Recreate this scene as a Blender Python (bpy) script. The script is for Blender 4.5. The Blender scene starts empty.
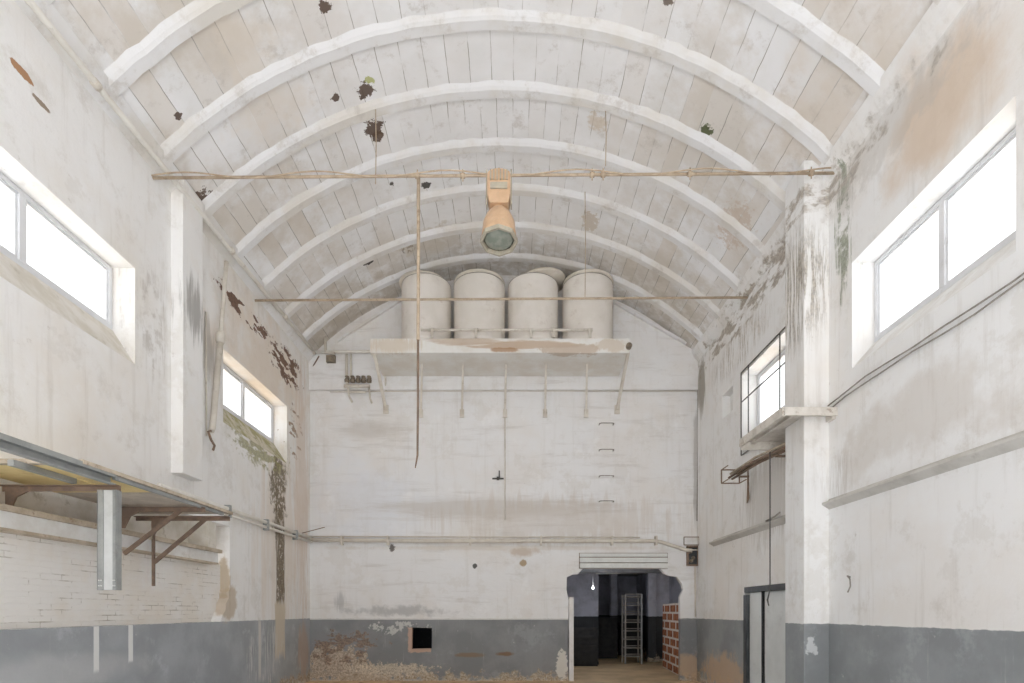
import bpy, bmesh, math, random
from mathutils import Vector, Matrix
random.seed(7)
C = bpy.context.scene.collection
F = 560.0                      # focal length in pixels of the 1024 px wide frame
XL, XR, YB = -4.617, 4.229, 12.8
DADO = 1.43
XC, ZC, RV = -0.194, 3.11, 6.16     # barrel vault: axis and inner radius

def at(px, py, Y):
    return Vector(((px-512)*Y/F, Y, 1.6+(611-py)*Y/F))
def on_left(px, py, X=XL):
    return at(px, py, F*X/(px-512))
def on_right(px, py, X=XR):
    return at(px, py, F*X/(px-512))
def on_back(px, py):
    return at(px, py, YB)
def on_vault(px, py):
    a, b = (px-512)/F, (611-py)/F
    # (aY-XC)^2 + (1.6+bY-ZC)^2 = RV^2
    A = a*a+b*b; B = 2*(-a*XC+b*(1.6-ZC)); K = XC*XC+(1.6-ZC)**2-RV*RV
    Y = (-B+math.sqrt(max(B*B-4*A*K, 0)))/(2*A)
    return at(px, py, Y)

# ------------------------------------------------------------------ materials
class N:
    def __init__(s, name):
        s.m = bpy.data.materials.new(name); s.m.use_nodes = True
        s.t = s.m.node_tree; s.t.nodes.clear()
        s.P = s.n('ShaderNodeNewGeometry').outputs['Position']
        s.out = s.n('ShaderNodeOutputMaterial'); s.cache = {}
    def n(s, k, **kw):
        x = s.t.nodes.new(k)
        for a, v in kw.items(): setattr(x, a, v)
        return x
    def put(s, sock, v):
        if isinstance(v, bpy.types.NodeSocket): s.t.links.new(v, sock)
        else:
            if hasattr(sock.default_value, '__len__') and len(sock.default_value) == 4 and len(v) == 3: v = (*v, 1)
            sock.default_value = v
    def mth(s, op, a, b=0.0, c=0.0):
        x = s.n('ShaderNodeMath', operation=op)
        for i, v in enumerate((a, b, c)): s.put(x.inputs[i], v)
        return x.outputs[0]
    def vec(s, op, a, b=None):
        x = s.n('ShaderNodeVectorMath', operation=op)
        s.put(x.inputs[0], a)
        if b is not None: s.put(x.inputs[1], b)
        return x.outputs['Value'] if op in ('LENGTH', 'DOT_PRODUCT') else x.outputs[0]
    def noise(s, scale, detail=4, rough=.55, v=None, stretch=None, off=0):
        key = (scale, detail, rough, stretch, off, None if v is None else id(v))
        if key in s.cache: return s.cache[key]
        v = s.P if v is None else v
        if stretch: v = s.vec('MULTIPLY', v, stretch)
        if off: v = s.vec('ADD', v, (off, off*.7, off*1.3))
        x = s.n('ShaderNodeTexNoise'); s.put(x.inputs['Vector'], v)
        x.inputs['Scale'].default_value = scale; x.inputs['Detail'].default_value = detail
        x.inputs['Roughness'].default_value = rough
        s.cache[key] = x.outputs['Fac']
        return x.outputs['Fac']
    def ramp(s, v, a, b, lo=0.0, hi=1.0):
        x = s.n('ShaderNodeMapRange', interpolation_type='SMOOTHSTEP')
        s.put(x.inputs['Value'], v)
        for k, q in (('From Min', a), ('From Max', b), ('To Min', lo), ('To Max', hi)): x.inputs[k].default_value = q
        return x.outputs['Result']
    def mix(s, f, a, b, bt='MIX'):
        x = s.n('ShaderNodeMix', data_type='RGBA', blend_type=bt)
        s.put(x.inputs['Factor'], f); s.put(x.inputs['A'], a); s.put(x.inputs['B'], b)
        return x.outputs['Result']
    def comp(s, i):
        if 'xyz' not in s.cache:
            x = s.n('ShaderNodeSeparateXYZ'); s.put(x.inputs[0], s.P); s.cache['xyz'] = x.outputs
        return s.cache['xyz'][i]
    def field(s, k):
        return {'lo': lambda: s.noise(1.3, 5, .6), 'mid': lambda: s.noise(4, 7, .65), 'hi': lambda: s.noise(11, 8, .7), 'flake': lambda: s.noise(1, 4, .6, stretch=(3, 2.4, 6.5), off=3), 'fine': lambda: s.noise(24, 9, .8),
                'run': lambda: s.noise(1, 6, .65, stretch=(7, 7, .55)), 'run2': lambda: s.noise(1, 6, .7, stretch=(17, 17, 1.3)),
                'band': lambda: s.noise(1, 6, .65, stretch=(.8, .8, 7))}[k]()
    def blob(s, c, r, k=1.2, soft=.5, f='mid', box=False):
        d = s.vec('DIVIDE', s.vec('SUBTRACT', s.P, tuple(c)), tuple(r))
        if box:
            x = s.n('ShaderNodeSeparateXYZ'); s.put(x.inputs[0], s.vec('ABSOLUTE', d))
            L = s.mth('MAXIMUM', x.outputs[0], s.mth('MAXIMUM', x.outputs[1], x.outputs[2]))
        else: L = s.vec('LENGTH', d)
        L = s.mth('MULTIPLY_ADD', s.mth('SUBTRACT', s.field(f), .5), k*2.2, L)
        return s.ramp(L, 1.0, 1.0-soft)
    def stains(s, col, lst):
        for q in lst:
            c, r, colr, amt = q[:4]; kw = q[4] if len(q) > 4 else {}
            m = s.blob(c, r, **{k: v for k, v in kw.items() if k not in ('cut', 'var')})
            if 'cut' in kw:
                m = s.mth('MULTIPLY', m, s.ramp(s.field(kw['cut'][0]), kw['cut'][1], kw['cut'][2]))
            cc = s.mix(s.ramp(s.field('fine'), .38, .62), tuple(v*.62 for v in colr), tuple(min(v*1.45, .9) for v in colr)) if kw.get('var') else colr
            col = s.mix(s.mth('MULTIPLY', m, amt), col, cc)
        return col
    def done(s, col, rough=.85, metal=0.0, bump=None, bs=.3, bd=.01, spec=.3):
        b = s.n('ShaderNodeBsdfPrincipled')
        s.put(b.inputs['Base Color'], col); s.put(b.inputs['Roughness'], rough); s.put(b.inputs['Metallic'], metal)
        b.inputs['Specular IOR Level'].default_value = spec
        if bump is not None:
            u = s.n('ShaderNodeBump'); u.inputs['Strength'].default_value = bs; u.inputs['Distance'].default_value = bd
            s.put(u.inputs['Height'], bump); s.t.links.new(u.outputs[0], b.inputs['Normal'])
        s.t.links.new(b.outputs[0], s.out.inputs[0])
        return s.m

WHITE, WARM, COOL = (.85, .845, .835), (.78, .73, .66), (.76, .77, .79)
def plaster_col(n, a=WHITE, b=WARM, warm=.65, grime=.6):
    col = n.mix(n.mth('MULTIPLY', n.ramp(n.noise(.55, 5, .6), .42, .68), warm), a, b)
    col = n.mix(n.mth('MULTIPLY', n.ramp(n.field('run'), .52, .74), .45*grime), col, (.50, .46, .40))
    col = n.mix(n.mth('MULTIPLY', n.ramp(n.noise(2.1, 9, .75), .52, .70), .6*grime), col, (.55, .51, .45))
    col = n.mix(n.mth('MULTIPLY', n.ramp(n.noise(1.7, 6, .65, off=9), .58, .7), .45), col, (.88, .88, .88))
    col = n.mix(n.mth('MULTIPLY', n.ramp(n.noise(3.1, 9, .75, off=31), .64, .70), .6*grime), col, (.40, .36, .31))
    col = n.mix(n.mth('MULTIPLY', n.ramp(n.noise(1.1, 7, .7, off=51), .55, .60), .28), col, (.66, .63, .58))
    col = n.mix(n.mth('MULTIPLY', n.ramp(n.noise(13, 4, .7, off=71), .71, .75), .7*grime), col, (.25, .22, .18))
    return col
def dado(n, col, grey=(.27, .28, .295), low=.45, wear=.55):
    z = n.comp(2)
    g = n.mix(n.mth('MULTIPLY', n.ramp(n.field('lo'), .4, .65), .7), grey, tuple(q*1.32 for q in grey))
    g = n.mix(n.mth('MULTIPLY', n.ramp(n.field('run2'), .6, .8), .5), g, (.55, .55, .54))
    g = n.mix(n.mth('MULTIPLY', n.ramp(n.field('hi'), .66, .72), .6), g, (.66, .65, .62))
    g = n.mix(n.mth('MULTIPLY', n.ramp(n.noise(1.6, 7, .7, off=61), .55, .66), .45), g, tuple(q*1.7 for q in grey))
    zz = n.mth('MULTIPLY_ADD', n.mth('SUBTRACT', n.field('mid'), .5), wear*2.4, z)
    peel = n.mix(n.ramp(n.field('fine'), .35, .65), (.60, .53, .43), (.25, .18, .12)); peel = n.mix(n.ramp(n.field('mid'), .5, .6), peel, (.60, .56, .49))
    g = n.mix(n.ramp(zz, low, low-.16), g, peel)
    m = n.ramp(n.mth('MULTIPLY_ADD', n.mth('SUBTRACT', n.field('hi'), .5), .035, z), DADO+.004, DADO-.004)
    return n.mix(m, col, g)

OLIVE, RUST, MOULD, BRICKD = (.175, .135, .085), (.24, .12, .06), (.16, .15, .13), (.16, .085, .055)
def mat_wall_left():
    n = N('plaster_left'); col = plaster_col(n)
    tan = (.60, .48, .36)
    S = [((XL, 10.6, 6.2), (.9, 2.6, 1.3), (.74, .62, .5), .6, dict(k=1.1, soft=.8, f='lo')),
         ((XL, 11.2, 3.0), (.9, 1.4, 2.3), (.70, .60, .50), .5, dict(k=1.2, soft=.7, f='run')),
         ((XL, 9.75, 6.76), (.5, 1.0, .17), BRICKD, .95, dict(k=.7, soft=.1, f='hi', var=1, cut=('flake', .50, .53))),
         ((XL, 11.5, 6.62), (.5, .9, .36), BRICKD, .95, dict(k=.7, soft=.1, f='hi', var=1, cut=('flake', .49, .52))),
         ((XL, 11.9, 5.4), (.5, .45, .55), (.3, .2, .13), .85, dict(k=1.0, soft=.1, f='hi', var=1, cut=('flake', .56, .59))),
         ((XL, 11.16, 2.6), (.5, .24, 1.3), OLIVE, .92, dict(k=1.1, soft=.45, f='run2', box=True, var=1, cut=('hi', .33, .45))), ((XL, 11.05, 4.0), (.5, .42, .95), OLIVE, .9, dict(k=1.5, soft=.4, f='mid', var=1, cut=('hi', .38, .5))),
         ((XL, 11.14, 1.2), (.5, .27, .6), (.62, .55, .44), .9, dict(k=.3, soft=.2, f='run2', box=True)),
         ((XL, 10.3, 4.55), (.5, 1.3, .35), (.3, .28, .12), .75, dict(k=1.0, soft=.4, f='hi', var=1, cut=('flake', .42, .52))),
         ((XL+.1, 7.86, 5.85), (.3, .3, .55), MOULD, .6, dict(k=1.1, soft=.6, f='run2')), ((XL, 8.45, 5.6), (.3, .25, .6), (.4, .36, .31), .6, dict(k=1.1, soft=.6, f='run2')),
         ((XL, 7.15, 5.3), (.5, .35, .8), (.42, .38, .33), .5, dict(k=1.2, soft=.6, f='run2', cut=('mid', .42, .56))),
         ((XL-.1, 9.17, 2.0), (.13, .06, .6), (.50, .40, .27), .8, dict(k=.7, soft=.3, f='mid')),
         ((XL, 12.3, 4.2), (.5, .5, 3.2), (.66, .52, .41), .5, dict(k=1.2, soft=.5, f='run2')),
         ((XL, 5.27, 6.68), (.5, .13, .045), (.40, .21, .10), .95, dict(k=.7, soft=.15, f='hi')), ((XL, 5.48, 6.58), (.5, .12, .03), (.25, .18, .12), .9, dict(k=.7, soft=.2, f='hi')),
         ((XL, 6.4, 6.35), (.5, 1.3, .35), (.50, .46, .40), .5, dict(k=1.2, soft=.6, f='mid')),
         ((XL, 10.2, 2.2), (.5, .5, 1.6), (.66, .6, .52), .6, dict(k=1.2, soft=.4, f='run2')),
         ((XL, 12.5, 1.2), (.5, .5, 1.8), (.55, .38, .28), .5, dict(k=1.2, soft=.5, f='run'))]
    col = n.stains(col, S[:-3])
    col = dado(n, col, (.33, .345, .36), .28, .35)
    col = n.stains(col, [((XL, 11.14, 1.2), (.5, .27, .6), (.62, .55, .44), .9, dict(k=.5, soft=.3, f='run2', box=True)), ((XL, 10.5, .8), (.5, .9, .7), (.62, .62, .6), .8, dict(k=.6, soft=.4, f='mid', cut=('run2', .50, .58))), ((XL, 9.1, 1.75), (.3, .35, .35), (.52, .42, .30), .75, dict(k=.5, soft=.3, f='mid')), ((XL, 5.6, .95), (.6, 1.6, .26), (.55, .56, .56), .6, dict(k=1.0, soft=.6, f='lo')), ((XL, 10.25, .9), (.5, .06, .62), (.62, .6, .56), .9, dict(k=.15, soft=.3, f='run2', box=True)),
        ((XL, 6.22, 1.2), (.5, .045, .3), (.8, .8, .78), .95, dict(k=.08, soft=.2, f='hi', box=True)),
        ((XL, 6.78, 1.22), (.5, .045, .26), (.8, .8, .78), .95, dict(k=.08, soft=.2, f='hi', box=True)),
        ((XL, 12.4, .7), (.5, .35, .8), (.50, .36, .26), .6, dict(k=1.3, soft=.4, f='run'))])
    return n.done(col, .8, bump=n.noise(6, 9, .7), bs=.35, bd=.02)
def mat_wall_right():
    n = N('plaster_right'); col = plaster_col(n, (.85, .85, .845), (.78, .73, .67), .55, .65)
    S = [((XR, 5.55, 6.6), (.6, 1.0, .85), (.66, .52, .39), .75, dict(k=.7, soft=.7, f='lo')),
         ((XR-.3, 7.72, 6.0), (.5, .55, 1.1), (.34, .30, .24), .85, dict(k=1.2, soft=.35, f='run2', var=1, cut=('run2', .44, .56))),
         ((XR, 7.15, 6.5), (.3, .19, .95), (.24, .26, .18), .8, dict(k=1.1, soft=.4, f='run2', var=1, cut=('mid', .42, .54))),
         ((XR, 9.5, 7.1), (.5, 3.7, .36), (.34, .29, .23), .8, dict(k=1.2, soft=.4, f='mid', var=1, cut=('flake', .45, .56))),
         ((XR, 10.5, 6.5), (.5, 1.9, .5), (.40, .34, .27), .7, dict(k=1.2, soft=.4, f='run2', var=1, cut=('run2', .48, .58))),
         ((XR, 6.4, 7.0), (.5, 1.6, .4), (.52, .49, .45), .4, dict(k=1.2, soft=.5, f='mid')),
         ((XR, 9.2, 3.5), (.5, 1.2, .9), (.46, .42, .37), .45, dict(k=1.2, soft=.5, f='run2')),
         ((XR, 7.2, 3.35), (.5, .5, .5), (.46, .42, .37), .5, dict(k=1.3, soft=.5, f='run2', cut=('run2', .46, .6))),
         ((XR, 12.5, 6.6), (.5, .3, .7), (.30, .27, .22), .8, dict(k=1.0, soft=.4, f='run2')),
         ((XR, 6.0, 3.6), (.5, 1.6, .5), (.62, .57, .51), .5, dict(k=1.2, soft=.6, f='lo'))]
    col = n.stains(col, S)
    col = dado(n, col, (.262, .275, .282), .30, .5)
    col = n.stains(col, [((XR, 11.2, .35), (.6, 1.4, .5), (.55, .40, .27), .8, dict(k=.8, soft=.5, f='mid')),
                         ((3.99, 7.45, 1.13), (.09, .2, .12), (.68, .70, .71), .85, dict(k=1.4, soft=.25, f='hi'))])
    return n.done(col, .8, bump=n.noise(6, 9, .7), bs=.3, bd=.018)
def mat_wall_back():
    n = N('plaster_back'); col = plaster_col(n, (.80, .80, .80), (.74, .69, .63), .5, .4)
    col = n.mix(n.mth('MULTIPLY', n.ramp(n.field('band'), .52, .72), .38), col, (.50, .47, .43))
    b = lambda px, py, rx, rz, c, a, **k: (on_back(px, py), (rx, .5, rz), c, a, k)
    S = [b(370, 500, 1.6, 1.2, (.74, .77, .83), .55, k=.8, soft=.8, f='lo'),
         b(490, 508, 3.6, .35, (.52, .48, .43), .55, k=.9, soft=.6, f='band'),
         b(370, 430, 1.0, .3, (.52, .48, .43), .5, k=1.0, soft=.6, f='band'),
         b(400, 611, 1.5, .16, (.42, .42, .42), .7, k=1.0, soft=.7, f='mid'),
         b(340, 601, .16, .28, (.42, .42, .42), .6, k=1.0, soft=.6, f='run2'),
         b(523, 552, .45, .14, (.50, .38, .27), .6, k=.8, soft=.6, f='mid'),
         b(510, 548, 4.6, .07, (.62, .55, .46), .4, k=.7, soft=.6, f='mid'),
         b(392, 548, .07, .09, (.10, .08, .07), .85, k=1.4, soft=.2, f='fine'),
         b(523, 563, .09, .09, (.36, .26, .15), .9, k=.4, soft=.3, f='hi'),
         b(475, 566, .06, .06, (.05, .05, .05), .9, k=.5, soft=.2, f='hi'),
         b(560, 520, 3.0, .6, (.56, .48, .40), .35, k=1.2, soft=.5, f='run'),
         b(697, 460, .10, 1.6, (.30, .28, .25), .5, k=.8, soft=.4, f='run2')]
    col = n.stains(col, S)
    col = dado(n, col, (.225, .232, .24), .2, .42)
    S = [b(335, 664, 1.0, .45, (.46, .38, .30), .9, k=1.3, soft=.12, f='mid', var=1, cut=('mid', .38, .46)),
         b(345, 650, .8, .4, (.24, .17, .13), .8, k=1.3, soft=.12, f='mid', var=1, cut=('flake', .48, .54)),
         b(390, 670, 1.0, .16, (.54, .47, .38), .8, k=1.6, soft=.15, f='hi', var=1),
         b(470, 655, .42, .07, (.25, .17, .11), .75, k=.5, soft=.5, f='mid'),
         b(505, 654, .25, .07, (.22, .12, .06), .8, k=.5, soft=.5, f='mid'),
         b(400, 628, .7, .16, (.62, .62, .6), .8, k=1.0, soft=.15, f='hi', cut=('mid', .5, .55)),
         b(419.5, 640, .27, .29, (.60, .40, .30), .75, k=.2, soft=.08, f='hi', box=True),
         b(562, 665, .14, .35, (.70, .68, .63), .85, k=.9, soft=.15, f='hi'),
         b(690, 665, .5, .35, (.52, .38, .26), .8, k=.8, soft=.5, f='mid'),
         b(450, 619, 6.0, .018, (.78, .77, .74), .8, k=.35, soft=.2, f='mid')]
    col = n.stains(col, S)
    return n.done(col, .82, bump=n.noise(5, 9, .7, stretch=(1, 1, 2)), bs=.35, bd=.02)
def mat_vault():
    n = N('vault_tiles')
    uv = n.n('ShaderNodeUVMap').outputs[0]
    wob = n.n('ShaderNodeCombineXYZ'); n.put(wob.inputs[0], n.mth('MULTIPLY', n.mth('SUBTRACT', n.noise(3, 3), .5), .03))
    v = n.vec('ADD', uv, wob.outputs[0])
    br = n.n('ShaderNodeTexBrick', offset=.37, offset_frequency=2, squash=.8, squash_frequency=3)
    n.put(br.inputs['Vector'], v); n.put(br.inputs['Color1'], (0, 0, 0)); n.put(br.inputs['Color2'], (1, 1, 1)); n.put(br.inputs['Mortar'], (.5, .5, .5))
    for k, q in (('Scale', 1), ('Mortar Size', .006), ('Mortar Smooth', .3), ('Bias', 0), ('Brick Width', .31), ('Row Height', .97)): br.inputs[k].default_value = q
    rnd = n.n('ShaderNodeSeparateColor'); n.put(rnd.inputs[0], br.outputs['Color']); rnd = rnd.outputs[0]
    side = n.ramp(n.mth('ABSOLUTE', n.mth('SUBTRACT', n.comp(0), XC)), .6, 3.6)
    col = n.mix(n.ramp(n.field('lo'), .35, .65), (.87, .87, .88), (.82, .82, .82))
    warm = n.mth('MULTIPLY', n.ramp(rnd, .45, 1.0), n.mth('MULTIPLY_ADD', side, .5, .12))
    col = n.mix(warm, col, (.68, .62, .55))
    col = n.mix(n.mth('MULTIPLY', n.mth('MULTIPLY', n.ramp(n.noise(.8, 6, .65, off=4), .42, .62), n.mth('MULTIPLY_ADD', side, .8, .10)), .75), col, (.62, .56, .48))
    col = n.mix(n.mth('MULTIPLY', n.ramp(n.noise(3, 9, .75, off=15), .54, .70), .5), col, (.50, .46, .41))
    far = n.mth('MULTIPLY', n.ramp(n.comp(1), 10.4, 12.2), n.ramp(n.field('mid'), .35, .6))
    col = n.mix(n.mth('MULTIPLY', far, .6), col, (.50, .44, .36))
    jm = n.mth('MULTIPLY', br.outputs['Fac'], n.ramp(n.noise(1.6, 5, .6, off=22), .36, .58))
    col = n.mix(n.mth('MULTIPLY', jm, .85), col, (.30, .27, .23))
    def p(px, py, r, c=(.115, .075, .055), a=.95, **k):
        k = {'k': 1.5, 'soft': .12, 'f': 'hi', **k}
        rr = r if hasattr(r, '__len__') else (r, r, r)
        return (on_vault(px, py), rr, c, a, k)
    S = [p(365, 90, .12), p(374, 128, .14), p(378, 136, .09), p(201, 203, (.22, .16, .2)), p(325, 6, .08), p(335, 98, .06), p(386, 165, .06),
         p(707, 131, .09, (.10, .12, .05)), p(370, 80, .06, (.42, .45, .12), .8), p(178, 115, .05), p(180, 30, .05, (.35, .38, .15)), p(667, 1, .07, (.2, .16, .13)),
         p(392, 184, .05, (.06, .05, .04)), p(426, 185, .08, (.07, .06, .05)), p(408, 248, .18, (.14, .10, .07), cut=('hi', .48, .52)), p(368, 262, .10, (.07, .06, .05)),
         p(490, 147, .05, (.3, .28, .25)), p(165, 153, .07, (.3, .3, .26)), p(597, 122, (.18, .18, .2), (.60, .50, .38), .6, soft=.5), p(735, 225, (.3, .5, .3), (.58, .46, .36), .6, soft=.4),
         p(430, 240, (.9, .5, .3), (.56, .50, .41), .6, soft=.5, f='mid'), p(590, 222, (.18, .3, .2), (.56, .48, .38), .7, soft=.3),
         p(260, 85, (.7, 1.0, .6), (.74, .66, .56), .5, soft=.7, f='lo'), p(820, 120, (.6, .9, .6), (.66, .58, .49), .5, soft=.7, f='lo'), p(840, 40, (.7, .9, .7), (.70, .63, .55), .5, soft=.7, f='lo')]
    col = n.stains(col, S)
    h = n.mth('SUBTRACT', n.mth('MULTIPLY', n.noise(5, 8, .7), .6), br.outputs['Fac'])
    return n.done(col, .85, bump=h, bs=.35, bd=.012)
def mat_rib():
    n = N('rib_plaster'); col = n.mix(n.ramp(n.noise(.9, 5, .6), .4, .66), (.80, .80, .805), (.72, .69, .64))
    col = n.mix(n.mth('MULTIPLY', n.ramp(n.noise(3, 8, .7), .52, .70), .6), col, (.52, .48, .43))
    return n.done(col, .85, bump=n.noise(9, 6, .7), bs=.4, bd=.012)
def mat_plain(name, a, b, scale=4, rough=.8, metal=0.0, dirt=(.4, .36, .3), da=.4, stretch=None, bd=.006, spec=.3):
    n = N(name); col = n.mix(n.ramp(n.noise(scale, 6, .65, stretch=stretch), .38, .64), a, b)
    col = n.mix(n.mth('MULTIPLY', n.ramp(n.noise(scale*1.7, 8, .7, off=5, stretch=stretch), .56, .70), da), col, dirt)
    return n.done(col, rough, metal, n.noise(scale*4, 6, .7), .25, bd, spec)
def mat_brick_white():
    n = N('white_brick'); v = n.n('ShaderNodeCombineXYZ'); n.put(v.inputs[0], n.comp(1)); n.put(v.inputs[1], n.comp(2))
    br = n.n('ShaderNodeTexBrick', offset=.5); n.put(br.inputs['Vector'], v.outputs[0])
    for k, q in (('Scale', 1), ('Mortar Size', .007), ('Mortar Smooth', .4), ('Brick Width', .27), ('Row Height', .062)): br.inputs[k].default_value = q
    col = n.mix(n.ramp(n.noise(1.2, 5, .6), .4, .65), (.83, .81, .78), (.79, .74, .67))
    m = n.mth('MULTIPLY', br.outputs['Fac'], n.ramp(n.noise(2.4, 6, .7, stretch=(1, 1, 3)), .48, .66))
    col = n.mix(n.mth('MULTIPLY', m, .8), col, (.36, .31, .25))
    col = n.mix(n.mth('MULTIPLY', n.ramp(n.noise(9, 5, .7, stretch=(1, 1, 2.5)), .70, .74), .7), col, (.28, .24, .2))
    h = n.mth('SUBTRACT', n.mth('MULTIPLY', n.noise(14, 6, .7), .4), br.outputs['Fac'])
    return n.done(col, .75, bump=h, bs=.5, bd=.008)
def mat_hollow_brick():
    n = N('hollow_red_brick')
    col = n.mix(n.ramp(n.noise(7, 4, .6), .35, .65), (.46, .18, .08), (.22, .085, .045))
    return n.done(col, .85, bump=n.noise(20, 5, .7), bs=.4)
def mat_glass():
    n = N('window_glass')
    a = n.n('ShaderNodeBsdfTransparent'); a.inputs[0].default_value = (.97, .98, .98, 1)
    b = n.n('ShaderNodeBsdfGlossy'); b.inputs['Roughness'].default_value = .05
    x = n.n('ShaderNodeMixShader'); x.inputs[0].default_value = .04; n.t.links.new(a.outputs[0], x.inputs[1]); n.t.links.new(b.outputs[0], x.inputs[2])
    n.t.links.new(x.outputs[0], n.out.inputs[0]); return n.m
def mat_lens():
    n = N('lamp_glass'); col = n.mix(n.ramp(n.noise(9, 4), .4, .6), (.23, .26, .22), (.31, .33, .28))
    return n.done(col, .18, spec=.7)
def mat_emit(name, c, s):
    n = N(name); e = n.n('ShaderNodeEmission'); e.inputs[0].default_value = (*c, 1); e.inputs[1].default_value = s
    n.t.links.new(e.outputs[0], n.out.inputs[0]); return n.m

def mat_floor():
    n = N('concrete_floor'); a = n.mix(n.ramp(n.field('lo'), .38, .64), (.60, .62, .645), (.51, .52, .54))  # pale tone of the unseen near floor, chosen to bounce light upward
    b = n.mix(n.ramp(n.field('lo'), .38, .64), (.66, .49, .29), (.50, .36, .21))
    y = n.mth('MULTIPLY_ADD', n.mth('SUBTRACT', n.field('mid'), .5), 2.5, n.comp(1))
    col = n.mix(n.ramp(y, 9.5, 11.5), a, b)
    return n.done(col, .6, bump=n.noise(8, 6, .7), bs=.2)
def mat_slab():
    n = N('shelf_concrete'); col = n.mix(n.ramp(n.noise(1.6, 6, .65), .38, .64), (.78, .77, .74), (.70, .66, .60))
    q = lambda px, py: at(px, py, 11.56)
    col = n.stains(col, [(q(470, 341), (.9, .25, .13), (.50, .38, .27), .7, dict(k=1.0, soft=.4, f='band')), (q(520, 345), (1.3, .25, .10), (.48, .34, .22), .75, dict(k=1.1, soft=.4, f='band')),
        (q(570, 349), (.7, .25, .12), (.52, .42, .33), .8, dict(k=1.0, soft=.3, f='mid')), (q(395, 345), (.6, .25, .2), (.60, .50, .38), .6, dict(k=1.2, soft=.5, f='run2')), (q(505, 350), (.35, .25, .06), (.36, .2, .1), .8, dict(k=.8, soft=.4, f='mid')), (q(612, 346), (.4, .25, .15), (.55, .45, .34), .6, dict(k=1.2, soft=.4, f='mid'))])
    return n.done(col, .85, bump=n.noise(9, 7, .7), bs=.3)
M = dict(
    wl=mat_wall_left(), wr=mat_wall_right(), wb=mat_wall_back(), vault=mat_vault(), rib=mat_rib(), wbrick=mat_brick_white(),
    hbrick=mat_hollow_brick(), glass=mat_glass(), lens=mat_lens(),
    floor=mat_floor(),
    reveal=mat_plain('reveal_plaster', (.80, .80, .79), (.70, .68, .65), 2.5, dirt=(.42, .38, .3), da=.45),
    mosssill=mat_plain('mossy_sill', (.62, .58, .48), (.36, .34, .17), 5, dirt=(.14, .13, .06), da=.9),
    sill=mat_plain('stained_sill', (.76, .73, .68), (.64, .60, .52), 3, dirt=(.36, .32, .24), da=.6),
    alu=mat_plain('white_aluminium', (.74, .75, .77), (.68, .69, .71), 3, .45, dirt=(.4, .38, .34), da=.25),
    tank=mat_plain('cream_tank', (.80, .76, .71), (.74, .70, .64), 2.0, .6, dirt=(.52, .46, .39), da=.45),
    tanklid=mat_plain('cream_tank_lid', (.72, .67, .59), (.62, .57, .49), 2.5, .6, dirt=(.42, .37, .3), da=.5),
    slab=mat_slab(),
    pipe=mat_plain('cream_pipe', (.70, .66, .59), (.60, .55, .48), 3, .6, dirt=(.36, .3, .24), da=.6),
    rod=mat_plain('rusty_rod', (.52, .42, .31), (.40, .31, .22), 6, .7, dirt=(.22, .15, .1), da=.7),
    rust=mat_plain('rusted_steel', (.25, .175, .125), (.18, .13, .10), 7, .75, dirt=(.34, .21, .13), da=.55),
    dark=mat_plain('dark_iron', (.10, .095, .09), (.07, .065, .06), 8, .6, dirt=(.18, .13, .1), da=.5),
    valve=mat_plain('old_brass', (.26, .21, .15), (.17, .14, .11), 14, .55, dirt=(.1, .08, .06), da=.6),
    galv=mat_plain('galvanised_steel', (.38, .39, .38), (.31, .32, .31), 5, .5, .25, dirt=(.22, .21, .19), da=.4),
    offwhite=mat_plain('offwhite_board', (.74, .75, .73), (.67, .68, .66), 3, .6, dirt=(.48, .46, .42), da=.3),
    yellow=mat_plain('yellow_board', (.84, .68, .34), (.74, .58, .27), 3, .7, dirt=(.45, .28, .1), da=.5),
    greyboard=mat_plain('grey_board', (.62, .55, .46), (.50, .44, .37), 4, .75, dirt=(.34, .2, .12), da=.6),
    edgewood=mat_plain('weathered_edge', (.58, .50, .40), (.44, .37, .28), 6, .8, dirt=(.2, .12, .07), da=.7),
    orange=mat_plain('orange_enamel', (.62, .42, .26), (.55, .36, .22), 8, .4, dirt=(.40, .33, .24), da=.5, spec=.5),
    lampgrey=mat_plain('lamp_grey', (.46, .42, .33), (.38, .34, .27), 9, .5, dirt=(.5, .3, .17), da=.6),
    door=mat_plain('door_sheet', (.74, .76, .75), (.68, .70, .69), 2, .5, .1, dirt=(.4, .4, .38), da=.3),
    doordark=mat_plain('door_dark', (.055, .06, .065), (.08, .085, .09), 5, .5, dirt=(.14, .13, .12), da=.3),
    lightpipe=mat_plain('white_pipe', (.80, .78, .73), (.72, .69, .63), 3, .55, dirt=(.45, .38, .3), da=.5),
    ledge=mat_plain('shaded_ledge', (.60, .58, .54), (.48, .46, .42), 2, dirt=(.36, .33, .29), da=.5),  # grey paints the underside shade into the string course colour
    postweb=mat_plain('pale_zinc', (.60, .61, .60), (.52, .53, .52), 3, .5, dirt=(.4, .4, .38), da=.3),
    black=mat_plain('dark_timber', (.035, .033, .032), (.02, .02, .02), 6, .8, dirt=(.07, .06, .05), da=.4),
    cable=mat_plain('grey_cable', (.36, .33, .30), (.27, .25, .22), 9),
    hoodm=mat_plain('painted_hood', (.70, .66, .60), (.56, .52, .46), 4, .65, dirt=(.32, .24, .17), da=.85),
    mortar=mat_plain('pale_mortar', (.74, .66, .58), (.62, .54, .46), 9),
    store=None, storedark=None)
def mat_store():
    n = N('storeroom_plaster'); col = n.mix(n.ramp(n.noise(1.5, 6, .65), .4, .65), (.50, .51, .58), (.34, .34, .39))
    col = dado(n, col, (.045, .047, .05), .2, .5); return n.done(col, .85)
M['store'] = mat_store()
M['storeceil'] = mat_plain('storeroom_ceiling', (.22, .22, .22), (.14, .14, .14), 2)

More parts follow.
